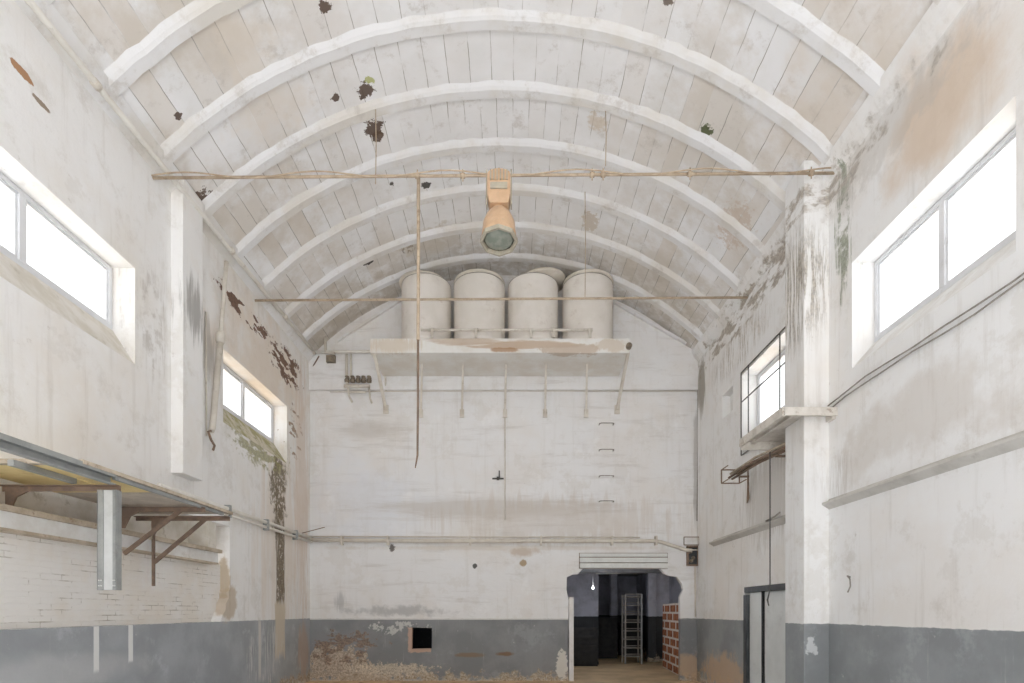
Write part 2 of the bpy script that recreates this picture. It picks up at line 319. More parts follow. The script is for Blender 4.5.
# ------------------------------------------------------------------ mesh builder
class MB:
    def __init__(s): s.v = []; s.f = []; s.sm = []
    def add(s, vs, fs, smooth=False):
        b = len(s.v); s.v += [Vector(p) for p in vs]; s.f += [tuple(b+i for i in f) for f in fs]; s.sm += [smooth]*len(fs); return s
    def box(s, a, b):
        x0, x1 = sorted((a[0], b[0])); y0, y1 = sorted((a[1], b[1])); z0, z1 = sorted((a[2], b[2]))
        return s.add([(x0,y0,z0),(x1,y0,z0),(x1,y1,z0),(x0,y1,z0),(x0,y0,z1),(x1,y0,z1),(x1,y1,z1),(x0,y1,z1)],
                     [(0,3,2,1),(4,5,6,7),(0,1,5,4),(1,2,6,5),(2,3,7,6),(3,0,4,7)])
    def bar(s, p, q, w, h, up=(0, 0, 1)):
        p, q = Vector(p), Vector(q); d = (q-p).normalized(); u = Vector(up)
        if abs(d.dot(u)) > .98: u = Vector((0, 1, 0))
        r = d.cross(u).normalized(); u = r.cross(d)
        vs = [c+r*i*w/2+u*j*h/2 for c in (p, q) for i, j in ((-1,-1),(1,-1),(1,1),(-1,1))]
        return s.add(vs, [(0,1,2,3),(7,6,5,4),(0,4,5,1),(1,5,6,2),(2,6,7,3),(3,7,4,0)])
    def angle(s, p, q, w, t=.008, up=(0, 0, 1)):           # L profile
        p, q = Vector(p), Vector(q); d = (q-p).normalized(); u = Vector(up)
        r = d.cross(u).normalized(); u = r.cross(d)
        prof = [(0,0),(w,0),(w,-t),(t,-t),(t,-w),(0,-w)]
        vs = [c+r*a+u*b for c in (p, q) for a, b in prof]; n = 6
        return s.add(vs, [tuple(range(n)), tuple(range(2*n-1, n-1, -1))]+[(i, i+n, (i+1)%n+n, (i+1)%n) for i in range(n)])
    def tube(s, pts, r, n=10, smooth=True):
        pts = [Vector(p) for p in pts]; rs = r if hasattr(r, '__len__') else [r]*len(pts)
        t0 = (pts[1]-pts[0]).normalized(); u = Vector((0,0,1)) if abs(t0.z) < .9 else Vector((1,0,0))
        u = (u-t0*u.dot(t0)).normalized(); vs = []
        for i, p in enumerate(pts):
            a = pts[max(i-1, 0)]; b = pts[min(i+1, len(pts)-1)]; t = (b-a).normalized()
            u = (u-t*u.dot(t)).normalized(); w = t.cross(u)
            vs += [p+(u*math.cos(k*2*math.pi/n)+w*math.sin(k*2*math.pi/n))*rs[i] for k in range(n)]
        m = len(pts)
        s.add(vs, [(i*n+k, i*n+(k+1)%n, (i+1)*n+(k+1)%n, (i+1)*n+k) for i in range(m-1) for k in range(n)], smooth)
        b = len(s.v)-len(vs)
        s.f += [tuple(b+k for k in reversed(range(n))), tuple(b+(m-1)*n+k for k in range(n))]; s.sm += [False, False]
        return s
    def lathe(s, prof, c, n=40, smooth=True, axis=None):
        c = Vector(c); R = Matrix.Identity(3)
        if axis is not None: R = Vector((0,0,1)).rotation_difference(Vector(axis)).to_matrix()
        vs = [c+R@Vector((r*math.cos(k*2*math.pi/n), r*math.sin(k*2*math.pi/n), z)) for r, z in prof for k in range(n)]
        m = len(prof); b = len(s.v)
        s.add(vs, [(i*n+k, i*n+(k+1)%n, (i+1)*n+(k+1)%n, (i+1)*n+k) for i in range(m-1) for k in range(n)], smooth)
        if prof[0][0] > 1e-4: s.f.append(tuple(b+k for k in reversed(range(n)))); s.sm.append(False)
        if prof[-1][0] > 1e-4: s.f.append(tuple(b+(m-1)*n+k for k in range(n))); s.sm.append(False)
        return s
    def poly(s, outline, holes, fn, a, b):
        """flat panel with holes: 2-D loops, fn(u, v, depth) -> 3-D, from depth a to depth b"""
        bm = bmesh.new(); loops = []
        for lp in [outline]+list(holes):
            vv = [bm.verts.new((u, v, 0)) for u, v in lp]
            for i in range(len(vv)): bm.edges.new((vv[i], vv[(i+1) % len(vv)]))
            loops.append(len(vv))
        bmesh.ops.triangle_fill(bm, edges=bm.edges[:], use_beauty=True)
        bm.verts.index_update()
        co = [(v.co.x, v.co.y) for v in bm.verts]; tris = [tuple(v.index for v in f.verts) for f in bm.faces]; bm.free()
        n = len(co)
        fs = tris+[tuple(n+i for i in reversed(t)) for t in tris]; o = 0
        for L in loops:
            fs += [(o+i, o+(i+1) % L, n+o+(i+1) % L, n+o+i) for i in range(L)]; o += L
        return s.add([fn(u, v, a) for u, v in co]+[fn(u, v, b) for u, v in co], fs)
    def build(s, name, mat, parent=None, base=None, bevel=0, uv=None):
        if parent is not None:
            org = Vector(parent['_o']) if '_o' in parent else Vector((0, 0, 0))
        elif base is not None: org = Vector(base)
        else:
            xs, ys, zs = zip(*s.v); org = Vector(((min(xs)+max(xs))/2, (min(ys)+max(ys))/2, min(zs)))
        me = bpy.data.meshes.new(name); me.from_pydata([tuple(p-org) for p in s.v], [], s.f)
        me.polygons.foreach_set('use_smooth', s.sm); me.materials.append(mat)
        if uv is not None:
            L = me.uv_layers.new(name='UVMap')
            for l in me.loops: L.data[l.index].uv = uv[l.vertex_index]
        bm = bmesh.new(); bm.from_mesh(me); bmesh.ops.recalc_face_normals(bm, faces=bm.faces[:]); bm.to_mesh(me); bm.free()
        me.update()
        o = bpy.data.objects.new(name, me); C.objects.link(o)
        if parent is not None: o.parent = parent
        else: o.location = org
        o['_o'] = tuple(org)
        if bevel:
            b = o.modifiers.new('bevel', 'BEVEL'); b.width = bevel; b.segments = 2; b.limit_method = 'ANGLE'
        return o
def tag(o, label, cat, group=None):
    o['label'] = label; o['category'] = cat
    if group: o['group'] = group
    return o
def thing(name, label, cat, loc, group=None):
    o = bpy.data.objects.new(name, None); C.objects.link(o); o.location = loc; o['_o'] = tuple(loc); o.empty_display_size = .1
    return tag(o, label, cat, group)
def struct(o, label, cat=None):
    o['kind'] = 'structure'; o['label'] = label; o['category'] = cat or o.name.split('_')[0].split('.')[0]
    return o
def sthing(name, label, cat, loc):
    o = thing(name, label, cat, loc); o['kind'] = 'structure'; return o
def rect(a, b, c, d): return [(a, b), (c, b), (c, d), (a, d)]
def arc_pts(c, r, a0, a1, n): return [c+Vector((r*math.cos(a0+(a1-a0)*i/n), 0, r*math.sin(a0+(a1-a0)*i/n))) for i in range(n+1)]

# ------------------------------------------------------------------ shell
Y0, ZT = -2.5, 7.46
m = MB().box((-16, -26, -.2), (16, 25, 0)); struct(m.build('floor', M['floor'], base=(0, 0, 0)), 'tan concrete floor running on through the doorway')  # unseen yard behind the camera, added to bounce sunlight into the vault

# windows: (side, y0, y1, frame recess)
ZS, ZH, ZF = 4.62, 5.80, 5.03
WL = [(4.32, 6.86), (8.95, 11.49)]
REC0, REC1 = (Y0-.01+.02, DADO+.0), (9.05, 2.98)
left_map = lambda u, v, d: Vector((XL-d, u, v))
m = MB().poly(rect(Y0, 0, YB+.4, ZT), [rect(a, ZS, b, ZH) for a, b in WL+[(-.6, 2.2)]]+[rect(Y0+.3, DADO, 9.17, 2.98)], left_map, 0, .4)  # opening behind the camera is added to let in more light
o = struct(m.build('wall_left', M['wl'], base=(XL, 5, 0)), 'stained white plaster side wall with a grey painted dado and a brick panel')
m = MB().box((XL-.16, Y0+.3, DADO), (XL-.4, 9.17, 2.36)); mo = m.build('brick_infill', M['wbrick'], o)
m = MB().box((XL-.03, Y0+.3, 2.36), (XL-.4, 8.85, 2.52)); m.build('lintel', M['reveal'], o)
m = MB().box((XL+.015, Y0+.3, 2.515), (XL-.4, 8.9, 2.57)); m.build('lintel_batten', M['edgewood'], o)
m = MB().box((XL-.02, Y0+.3, 2.335), (XL-.4, 8.85, 2.362)); m.build('lintel_batten', M['edgewood'], o)
m = MB().box((XL-.33, Y0+.3, 2.57), (XL-.4, 9.17, 2.98)); m.box((XL-.02, 8.55, 2.57), (XL-.34, 8.78, 2.98)); m.build('recess_back', M['sill'], o)
m = MB(); pts = [(9.18, 1.98), (9.13, 1.9), (9.14, 1.82), (9.05, 1.72), (9.03, 1.62), (8.93, 1.52), (8.88, DADO), (9.18, DADO)]
m.poly(pts, [], left_map, .002, .17); m.build('broken_plaster', M['wl'], o)

WR = [(4.70, 6.965), (8.03, 10.3)]
ZHR = 5.93
right_map = lambda u, v, d: Vector((XR+d, u, v))
DZ = (8.03, 10.17, 2.03)
m = MB().poly(rect(Y0, 0, YB+.4, ZT), [rect(a, ZS, b, ZHR) for a, b in WR+[(-.6, 2.2)]]+[rect(10.72, 5.45, 11.25, 5.92), rect(DZ[0], .0+.001, DZ[1], DZ[2])], right_map, 0, .4)  # unseen opening behind the camera, added for extra side light
o = struct(m.build('wall_right', M['wr'], base=(XR, 5, 0)), 'white plaster side wall with a streaky grey dado and a metal door')
m = MB().box((XR+.16, 10.7, 5.43), (XR+.2, 11.27, 5.94)); m.build('niche_back', M['reveal'], o)

# back wall with the broken doorway and a square hole
B = lambda px, py: ((px-512)*YB/F, 1.6+(611-py)*YB/F)
door = [B(568.5, 690), B(568, 640), B(568.8, 600), B(566.5, 590), B(567, 577), B(573, 574.5), B(578, 574), B(583, 568.5), B(620, 568.8), B(660, 568.5), B(664, 573), B(669, 575.5), B(677, 576.5), B(682, 584), B(683.5, 590), B(680, 597), B(680.5, 640), B(680, 690)]
door = [(x, max(z, 0.0)) for x, z in door]
hole = [B(411.5, 649), B(431.8, 648.5), B(432, 628), B(412, 627.5)]
back_map = lambda u, v, d: Vector((u, YB+d, v))
outl = [(XL-.4, 0), door[0]]+door[1:-1]+[door[-1], (XR+.4, 0), (XR+.4, 9.6), (XL-.4, 9.6)]
jbh = [B(687, 565), B(695, 565), B(696, 548), B(687.5, 547)]
m = MB().poly(outl, [hole], back_map, 0, .14)
o = struct(m.build('wall_back', M['wb'], base=(0, YB, 0)), 'white plaster end wall with peeling grey dado and a broken doorway')
g = [(XL, 6.63), (XL, 7.33), (-3.89, 7.73), (-2.50, 8.63), (-2.50, 7.1), (2.30, 7.1), (2.30, 8.57), (3.89, 7.66), (XR, 7.47), (XR, 6.63)]
MB().poly(g, [], back_map, -.08, .01).build('raised_gable', M['wb'], o)
m = MB().bar(Vector((-3.95, YB-.10, 7.72)), Vector((-2.50, YB-.10, 8.66)), .10, .05)
m.bar(Vector((2.30, YB-.10, 8.60)), Vector((3.95, YB-.10, 7.66)), .10, .05); m.build('gable_coping', M['rib'], o)
m = MB(); jl = at(569, 597, YB).x; jr = at(573.6, 597, YB).x
m.box((jl, YB-.02, 0), (jr, YB+.16, at(569, 597, YB).z)); m.build('door_jamb', M['reveal'], o)

m = MB().poly(rect(XL-.4, 5.4, XR+.4, 9.6), [], lambda u, v, d: Vector((u, Y0-d, v)), .01, .3)  # unseen wall, added to block the high sky light from behind
struct(m.build('wall_front_blocker', M['wr'], base=(0, Y0, 5.4)), 'unseen plaster wall added behind the camera to cut high sky light from the open entrance')
# vault: shell with UVs (arc length, depth)
th = math.asin(4.56/RV); n = 96
ys = [Y0+.97*i for i in range(0, 20)]; ys = [y for y in ys if y < YB]+[YB+.05]
vs, fs, uv = [], [], []
for R_ in (RV, RV+.14):
    for y in ys:
        for i in range(n+1):
            a = -th+2*th*i/n; vs.append((XC+R_*math.sin(a), y, ZC+R_*math.cos(a))); uv.append((a*RV+20.13, y-7.28+.97*20))
w = n+1; h = len(ys); off = w*h
for k, o_ in ((0, 0), (1, off)):
    for j in range(h-1):
        for i in range(n):
            q = (o_+j*w+i, o_+j*w+i+1, o_+(j+1)*w+i+1, o_+(j+1)*w+i); fs.append(q if k else q[::-1])
for j in range(h-1):
    for i in (0, n): fs.append((j*w+i, (j+1)*w+i, off+(j+1)*w+i, off+j*w+i))
for i in range(n):
    for j in (0, h-1): fs.append((j*w+i, j*w+i+1, off+j*w+i+1, off+j*w+i))
m = MB(); m.add(vs, fs, False)
struct(m.build('ceiling', M['vault'], base=(XC, 5, 7.4), uv=uv), 'whitewashed barrel vault of long narrow tiles with peeling patches')
# ribs
tr = math.asin(4.44/(RV-.07))
for k in range(-3, 6):
    yc = 7.28+.97*k; m = MB(); vs = []; fs = []
    wob = [random.uniform(-.012, .012) for _ in range(65)]
    for i in range(65):
        a = -tr+2*tr*i/64
        for R_, dy in ((RV+.015, -.17), (RV-.035, -.10), (RV-.055, -.06), (RV-.055, .07), (RV+.015, .13)):
            vs.append((XC+R_*math.sin(a), yc+dy+wob[i], ZC+R_*math.cos(a)+wob[i]*.4))
    for i in range(64):
        for q in range(5): fs.append((5*i+q, 5*i+(q+1) % 5, 5*i+5+(q+1) % 5, 5*i+5+q))
    fs += [(0, 1, 2, 3, 4), tuple(5*64+q for q in (4, 3, 2, 1, 0))]
    m.add(vs, fs, False)
    struct(m.build('trim_%d' % (k+4), M['rib'], base=(XC, yc, 7.4)), 'white plaster arch rib of the vault, number %d counting back from the tank wall' % (6-k), 'rib')
# pilasters, ledges
m = MB().box((XL-.01, 7.58, 3.47), (XL+.164, 8.07, 7.46)); struct(m.build('trim_20', M['wl'], base=(XL, 7.8, 3.47), bevel=.008), 'stub pilaster on the wall with two small windows, ending in mid air', 'pilaster')
m = MB().box((XR+.01, 7.47, 0), (3.895, 7.99, 7.62)); struct(m.build('trim_21', M['wr'], base=(XR, 7.7, 0), bevel=.012), 'full height pilaster with mouldy streaks beside the metal door', 'pilaster')
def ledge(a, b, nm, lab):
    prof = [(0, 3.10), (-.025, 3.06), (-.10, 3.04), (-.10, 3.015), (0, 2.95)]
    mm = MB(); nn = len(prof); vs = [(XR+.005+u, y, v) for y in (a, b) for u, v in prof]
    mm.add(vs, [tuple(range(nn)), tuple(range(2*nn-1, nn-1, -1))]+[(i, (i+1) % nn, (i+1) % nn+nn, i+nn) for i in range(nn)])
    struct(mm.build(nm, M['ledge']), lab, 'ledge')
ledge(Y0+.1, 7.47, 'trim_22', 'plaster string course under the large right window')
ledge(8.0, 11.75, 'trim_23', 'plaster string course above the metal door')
m = MB(); prof = [(0, 7.25), (.10, 7.36), (.16, 7.5), (-.05, 7.5)]
vs = [(XL-.01+u, y, v) for y in (Y0, YB) for u, v in prof]; m.add(vs, [(0,1,2,3),(7,6,5,4)]+[(i,(i+1)%4,(i+1)%4+4,i+4) for i in range(4)])
struct(m.build('trim_24', M['rib'], base=(XL, 5, 7.2)), 'sloping plaster cornice where the vault meets the wall with the cream pipe', 'cornice')
m = MB(); vs = [(XR+.01-u, y, v) for y in (Y0, YB) for u, v in prof]; m.add(vs, [(0,1,2,3),(7,6,5,4)]+[(i,(i+1)%4,(i+1)%4+4,i+4) for i in range(4)])
struct(m.build('trim_25', M['wr'], base=(XR, 5, 7.2)), 'stained plaster cornice where the vault meets the wall with the metal door', 'cornice')

# ------------------------------------------------------------------ windows
def window(idx, side, y0, y1, zh, zf, mull, label, sillmat):
    X = XL if side < 0 else XR; s = side
    root = sthing('window_%d' % idx, label, 'window', (X+s*.3, (y0+y1)/2, zf))
    xa, xb = X+s*.27, X+s*.33
    # sloped sill wedge
    mm = MB(); sec = [(X+s*.004, ZS-.001), (X+s*.4, ZS-.001), (X+s*.4, zf), (X+s*.27, zf)]
    vs = [(x, y, z) for y in (y0+.001, y1-.001) for x, z in sec]
    mm.add(vs, [(0,1,2,3),(7,6,5,4)]+[(i,(i+1)%4,(i+1)%4+4,i+4) for i in range(4)]); mm.build('sill', sillmat, root)
    t = .055
    mm = MB().poly(rect(y0+.01, zf, y1-.01, zh-.004), [rect(y0+.01+t, zf+t, y1-.01-t, zh-t)], lambda u, v, d: Vector((X+s*(.27+d), u, v)), 0, .07)
    fr = mm.build('frame', M['alu'], root, bevel=.006)
    cuts = [y0+.01+t]+list(mull)+[y1-.01-t]
    for q in mull:
        MB().box((xa-s*.005, q-.038, zf+t), (xb, q+.038, zh-t)).build('mullion', M['alu'], root, bevel=.005)
    for a, b in zip(cuts[:-1], cuts[1:]):
        a_, b_ = a+.0, b-.0
        if a != cuts[0]: a_ = a+.038
        if b != cuts[-1]: b_ = b-.038
        p = MB().box((X+s*.30, a_, zf+t), (X+s*.306, b_, zh-t)).build('pane', M['glass'], root)
        MB().poly(rect(a_, zf+t, b_, zh-t), [rect(a_+.028, zf+t+.028, b_-.028, zh-t-.028)], lambda u, v, d: Vector((X+s*(.285+d), u, v)), 0, .03).build('sash', M['alu'], p)
    return root
window(1, -1, *WL[0], ZH, ZF, [5.59], 'long two pane white window nearest the camera over the brick panel', M['sill'])
window(2, -1, *WL[1], ZH, ZF, [10.2], 'small looking two pane window above a mossy green sill', M['mosssill'])
window(3, 1, *WR[0], ZHR, 4.93, [5.86], 'large bright two pane window over the sagging cables', M['reveal'])
window(4, 1, *WR[1], ZHR, 4.93, [9.2], 'bright window behind a thin iron grille above the small canopy', M['reveal'])
# grille
root = thing('window_grille', 'thin dark iron grille over the window above the small canopy', 'grille', (XR-.02, 9.2, 4.7))
xg = XR-.03; a, b = 8.04, 10.26; z0, z1 = 4.45, 5.96
m = MB()
for z in (z0, z1): m.bar((xg, a, z), (xg, b, z), .018, .018)
for y in (a, b): m.bar((xg, y, z0), (xg, y, z1), .018, .018)
m.build('outer_frame', M['dark'], root)
for z in (5.42,): MB().bar((xg, a, z), (xg, b, z), .016, .016).build('crossbar', M['dark'], root)
for y in (8.78, 9.95): MB().bar((xg, y, z0), (xg, y, z1), .016, .016).build('upright_bar', M['dark'], root)

# metal door
m = MB().box((XR+.13, DZ[0]-.02, 0), (XR+.2, DZ[1]+.02, DZ[2]+.02)); m.build('door_backing', M['doordark'], bpy.data.objects['wall_right'])
root = sthing('door_1', 'pale sheet metal sliding door with a dark steel frame, beside the pilaster', 'door', (XR+.1, 9.1, 0))
m = MB().box((XR-.015, DZ[0], DZ[2]-.10), (XR+.16, DZ[1], DZ[2])); m.box((XR-.03, DZ[1]-.13, 0), (XR+.16, DZ[1], DZ[2]-.14)); m.box((XR-.015, DZ[0], 0), (XR+.16, DZ[0]+.05, DZ[2]-.1)); m.build('frame', M['doordark'], root, bevel=.006)
for a, b, dx in ((DZ[1]-.13, 9.52, .03), (9.50, DZ[0]+.05, .055)):
    m = MB().box((XR+dx, a, .01), (XR+dx+.04, b, DZ[2]-.1)); lf = m.build('door_leaf', M['door'], root, bevel=.01)
    if dx < .05:
        MB().box((XR+dx-.008, 9.52, .01), (XR+dx+.04, 9.55, DZ[2]-.1)).build('edge_profile', M['doordark'], lf)

# ------------------------------------------------------------------ tank shelf and tanks
ZSB, ZSTOP, YF = 6.93, 7.23, 11.56
xs0, xs1 = at(370, 340, YF).x, at(629.5, 340, YF).x
root = thing('tank_shelf', 'stained concrete shelf high on the end wall carrying the four cream tanks', 'shelf', ((xs0+xs1)/2, 12.2, ZSB))
MB().box((xs0, YF, ZSB), (xs1, YB-.07, ZSTOP)).build('slab', M['slab'], root, bevel=.012)
for px in (421, 462, 505, 545, 586):
    x = (px-512)/43.75; x2 = (px-511)*12.1/F
    m = MB().bar((x2, 12.10, ZSB+.01), (x, YB-.02, 6.10), .045, .05); m.box((x-.05, YB-.035, 6.02), (x+.05, YB+.01, 6.2)); m.build('strut', M['pipe'], root)
for pa, pb in ((374.5, 386), (628, 617)):
    x2 = (pa-512)*(YF+.05)/F; x = (pb-512)/43.75
    m = MB().bar((x2, YF+.03, ZSB+.03), (x, YB-.02, 6.2), .06, .06); m.box((x-.06, YB-.035, 6.1), (x+.06, YB+.01, 6.3)); st = m.build('strut', M['pipe'], root)
MB().lathe([(.0, -.05), (.06, -.05), (.06, .05), (0, .05)], (xs1-.02, YF-.03, ZSB+.12), 14, axis=(0, 1, 0)).build('pipe_collar', M['valve'], root)

TG = 'cream tanks on the concrete shelf'
tanks = [(426.5, 49, (-.07, .02), 'cream cylindrical tank behind the long hanging pipe, at the shelf end above the valves'),
         (479.5, 51, (0, .01), 'cream cylindrical tank second from the hanging pipe, right below the orange lamp'),
         (533, 50, (.20, .05), 'cream cylindrical tank with its lid slipped well to one side'),
         (587.5, 50, (.01, 0), 'cream cylindrical tank at the shelf end farthest from the hanging pipe')]
YT = 12.15
for px, wpx, lid, lab in tanks:
    x = (px-512)*YT/F; R_ = wpx/2*YT/F
    root = thing('water_tank', lab, 'tank', (x, YT, ZSTOP), TG)
    prof = [(R_-.03, 0), (R_, .03), (R_+.012, .05), (R_+.012, .09), (R_, .11), (R_, 1.34), (R_-.01, 1.39), (R_-.04, 1.42), (0, 1.43)]
    MB().lathe(prof, (x, YT, ZSTOP), 56).build('body', M['tank'], root)
    dx, dy = lid
    prof = [(0, 1.345), (R_-.015, 1.345), (R_-.0, 1.36), (R_+.0, 1.395), (R_-.04, 1.42), (0, 1.43)] if abs(dx) < .05 else [(0, 1.345), (R_-.02, 1.345), (R_-.01, 1.37), (R_-.02, 1.40), (R_-.10, 1.42), (0, 1.43)]
    if dx < .1: prof = [(r, z+.07) for r, z in prof]
    if dx > .1:
        MB().lathe([(r, z-1.345) for r, z in prof], (x+dx, YT+dy, ZSTOP+1.485), 56, axis=(-.09, 0, 1)).build('lid', M['tanklid'], root)
    else: MB().lathe(prof, (x+dx, YT+dy, ZSTOP), 56).build('lid', M['tanklid'], root)
    MB().lathe([(R_-.03, 1.384), (R_-.004, 1.384), (R_-.008, 1.398), (R_-.03, 1.398)], (x, YT, ZSTOP), 56).build('lid_gasket', M['cable'], root)
# manifold pipe in front of the tanks
yp = 11.53; zp = at(500, 330, yp).z; xa = at(421, 0, yp).x; xb = at(592, 0, yp).x
root = thing('manifold_pipe', 'thin cream pipe with short tees running in front of the tanks', 'pipe', ((xa+xb)/2, yp, 7.25))
MB().tube([(xa, yp, zp), (xb, yp, zp)], .026).build('main_pipe', M['pipe'], root)
for px in (432, 476, 531, 554, 590):
    x = at(px, 0, yp).x
    m = MB().tube([(x, yp, zp+.03), (x, yp, ZSTOP-.0), ], .03); m.tube([(x-.05, yp, zp), (x+.05, yp, zp)], .036); m.build('tee', M['pipe'], root)

# ------------------------------------------------------------------ tie rods, lamp, drop pipe, wires
root = thing('tie_rod', 'rusty tie rod with a cable along it, carrying the orange lamp', 'tie rod', (0, 7.28, 7.2))
p0, p1 = at(152, 178, 7.2), at(836, 173, 7.3)
MB().tube([p0+Vector((-.1, 0, 0)), p1+Vector((.1, 0, 0))], .018).build('rod', M['rod'], root)
pts = []
for i in range(121):
    t = i/120; p = p0.lerp(p1, t); fx = p.x
    sag = .035+.02*math.sin(fx*7)+(.05*math.sin(fx*22) if -1.05 < fx < -.2 else 0)
    pts.append(p+Vector((0, -.03, .055 if fx > -.9 and fx < 2.4 and int(fx*2) % 2 else sag*.6)))
pts = [p0.lerp(p1, i/60)+Vector((0, -.025, .04*math.sin(i*.55)+.012)) for i in range(61)]
MB().tube(pts, .010, 6).build('cable', M['rod'], root)
m = MB()
for px in (418, 463, 592, 603, 690, 812): 
    x = (px-512)*7.28/F; t = (x-p0.x)/(p1.x-p0.x); c = p0.lerp(p1, t); m = MB()
    m.lathe([(.03, -.03), (.034, 0), (.03, .03)], c, 10, axis=(1, 0, 0)); m.tube([c+Vector((0, 0, .08)), c+Vector((0, 0, -.07))], .009, 6); m.build('clamp', M['rod'], root)
m = MB().tube([at(255, 300.5, 10.06)+Vector((-.1, 0, 0)), at(748, 297.5, 10.05)+Vector((.1, 0, 0))], .02)
tag(m.build('tie_rod', M['rod']), 'rusty tie rod crossing in front of the four tanks', 'tie rod')

zl = 7.28
root = thing('pendant_lamp', 'orange industrial lamp with a round glass, hung from the tie rod', 'lamp', at(499, 257, zl))
c = lambda py: at(499, py, zl)
m = MB(); cz = c(175).z; xx = c(170).x; w2 = .148
# ribbed rectangular ballast housing, rounded top
prof = []
for i in range(9): a = math.pi*i/8; prof.append((xx+w2*math.cos(a), cz-.07+.07*math.sin(a)))
prof = [(xx-w2, c(200).z), (xx-w2*.82, c(209).z), (xx+w2*.82, c(209).z), (xx+w2, c(200).z)]+prof
m.poly(prof, [], lambda u, v, d: Vector((u, zl+d, v)), -.12, .12); m.build('housing', M['orange'], root, bevel=.02)
m = MB()
for i in range(6):
    x = xx-.105+.042*i; m.box((x-.008, zl-.145, c(187).z), (x+.008, zl-.115, cz-.035))
m.build('cooling_fins', M['lampgrey'], root)
MB().box((xx-.11, zl-.14, c(196).z), (xx+.11, zl-.115, c(190).z)).build('data_plate', M['lampgrey'], root)
for s in (-1, 1): MB().box((xx+s*(w2+.002), zl-.05, c(207).z), (xx+s*(w2+.02), zl+.05, c(172).z)).build('side_bracket', M['lampgrey'], root)
MB().lathe([(.075, 0), (.085, .02), (.085, .07), (.06, .10)], (xx, zl, c(212).z), 24).build('neck', M['orange'], root)
top = c(210).z-c(241.5).z; ax = Vector((0, math.sin(.12), math.cos(.12))); rc = Vector((xx, zl, c(210).z))-ax*top
prof = [(.075, top), (.11, top-.03), (.165, top-.10), (.205, top-.20), (.222, .05), (.226, .0), (.214, .0), (.20, .05), (.16, top-.13), (.08, top-.04)]
MB().lathe(prof, rc, 44, axis=ax).build('reflector', M['orange'], root)
MB().lathe([(.226, .01), (.243, .0), (.243, -.055), (.215, -.055), (.205, -.02), (.205, .01), (.226, .01)], rc, 8, smooth=False, axis=ax).build('rim', M['lampgrey'], root)
MB().lathe([(.204, -.005), (.16, -.03), (.08, -.045), (.0, -.05)], rc, 40, axis=ax).build('glass', M['lens'], root)
m = MB().tube([(xx, zl, cz-.02), (xx, zl, cz+.08)], .02); m.build('hook', M['rod'], root)

root = thing('drop_pipe', 'long thin brown pipe hanging straight down from the tie rod', 'pipe', at(418, 468, 7.27))
m = MB().tube([at(418.5, 176, 7.25), at(418.3, 300, 7.25), at(418, 340, 7.25)], .022); m.build('upper_pipe', M['rod'], root)
m = MB().tube([at(418, 338, 7.25), at(418, 400, 7.25), at(417.6, 440, 7.25), at(417.5, 455, 7.25), at(416, 464, 7.25), at(415.2, 468, 7.25)], [.016, .015, .014, .013, .010, .006]); m.build('lower_cable', M['rust'], root)
for i, (px, ya, yb, lab) in enumerate(((375.5, 100, 184, 'thin wire hanging from the vault beside the dark peeled patches'), (605.5, 105, 166, 'thin wire hanging down behind the tie rod on the plain side of the lamp'), (585, 232, 299, 'thin wire hanging to the tie rod in front of the tanks'))):
    Y = (8.2, 8.3, 10.0)[i]
    p = at(px, ya, Y); dxx = p.x-XC; zt = ZC+math.sqrt(RV*RV-dxx*dxx)
    m = MB().tube([(p.x, Y, zt+.02), (p.x+.01, Y, (zt+at(px, yb, Y).z)/2), at(px, yb, Y)], .007, 6)
    tag(m.build('hanging_wire', M['rod']), lab, 'wire')

# ------------------------------------------------------------------ pipes on the left wall
rp = .036
root = thing('cornice_pipe', 'cream pipe running under the vault and round the corner to the tank shelf', 'pipe', (XL+.1, 8, 7.2))
pc = Vector((XL+.14, YB-.14, at(311, 352, YB-.14).z))
MB().tube([(XL+.17, Y0+1, 7.10), (XL+.17, 5.1, 7.22), (XL+.15, 9, 7.33), pc], rp).build('side_run', M['lightpipe'], root)
e = at(371, 352, 12.2)
MB().tube([pc, (e.x-.2, YB-.16, pc.z), (e.x+.02, YB-.2, pc.z-.01)], rp).build('end_run', M['lightpipe'], root)
MB().lathe([(0, -.055), (.05, -.045), (.05, .045), (0, .055)], pc, 14, axis=(1, -1, 0)).build('elbow', M['pipe'], root)
for y in (6.0, 8.9, 11.0): MB().lathe([(.045, -.04), (.047, 0), (.045, .04)], (XL+.16, y, 7.22+.11*(y-5.1)/3.9), 12, axis=(0, 1, .03)).build('coupling', M['pipe'], root)
m = MB().tube([at(353-18, 353, YB-.16), at(325.5, 353, YB-.16), at(325.5, 336, YB-.16)], .03); m.build('vent_stub', M['pipe'], root)

root = thing('downpipe', 'cream pipe dropping down the wall from the vault between pilaster and window', 'pipe', on_left(212, 440, XL+.1))
a = on_left(226.5, 262, XL+.14); b = on_left(220.5, 338, XL+.1); d = on_left(212.5, 428, XL+.08)
MB().tube([a, b], .032).build('upper_run', M['pipe'], root); MB().tube([b, d, d+Vector((0, -.04, -.06))], .045).build('lower_run', M['pipe'], root)
MB().lathe([(.05, -.09), (.065, -.06), (.065, .06), (.05, .09)], b, 14, axis=(a-b)).build('joint_collar', M['pipe'], root)
hk = [d+Vector((0, -.03, -.05)), d+Vector((0, -.12, -.09)), d+Vector((.02, -.08, -.2)), d+Vector((.02, .02, -.26)), d+Vector((.02, -.02, -.34))]
MB().tube(hk, .018, 8).build('hook', M['rust'], root)
# thin vertical strip beside the downpipe
m = MB().tube([on_left(206, 312, XL+.02), on_left(206.5, 436, XL+.02)], .014, 6); tag(m.build('wall_tube', M['pipe']), 'thin vertical tube beside the dropping cream pipe and mould patch', 'pipe')

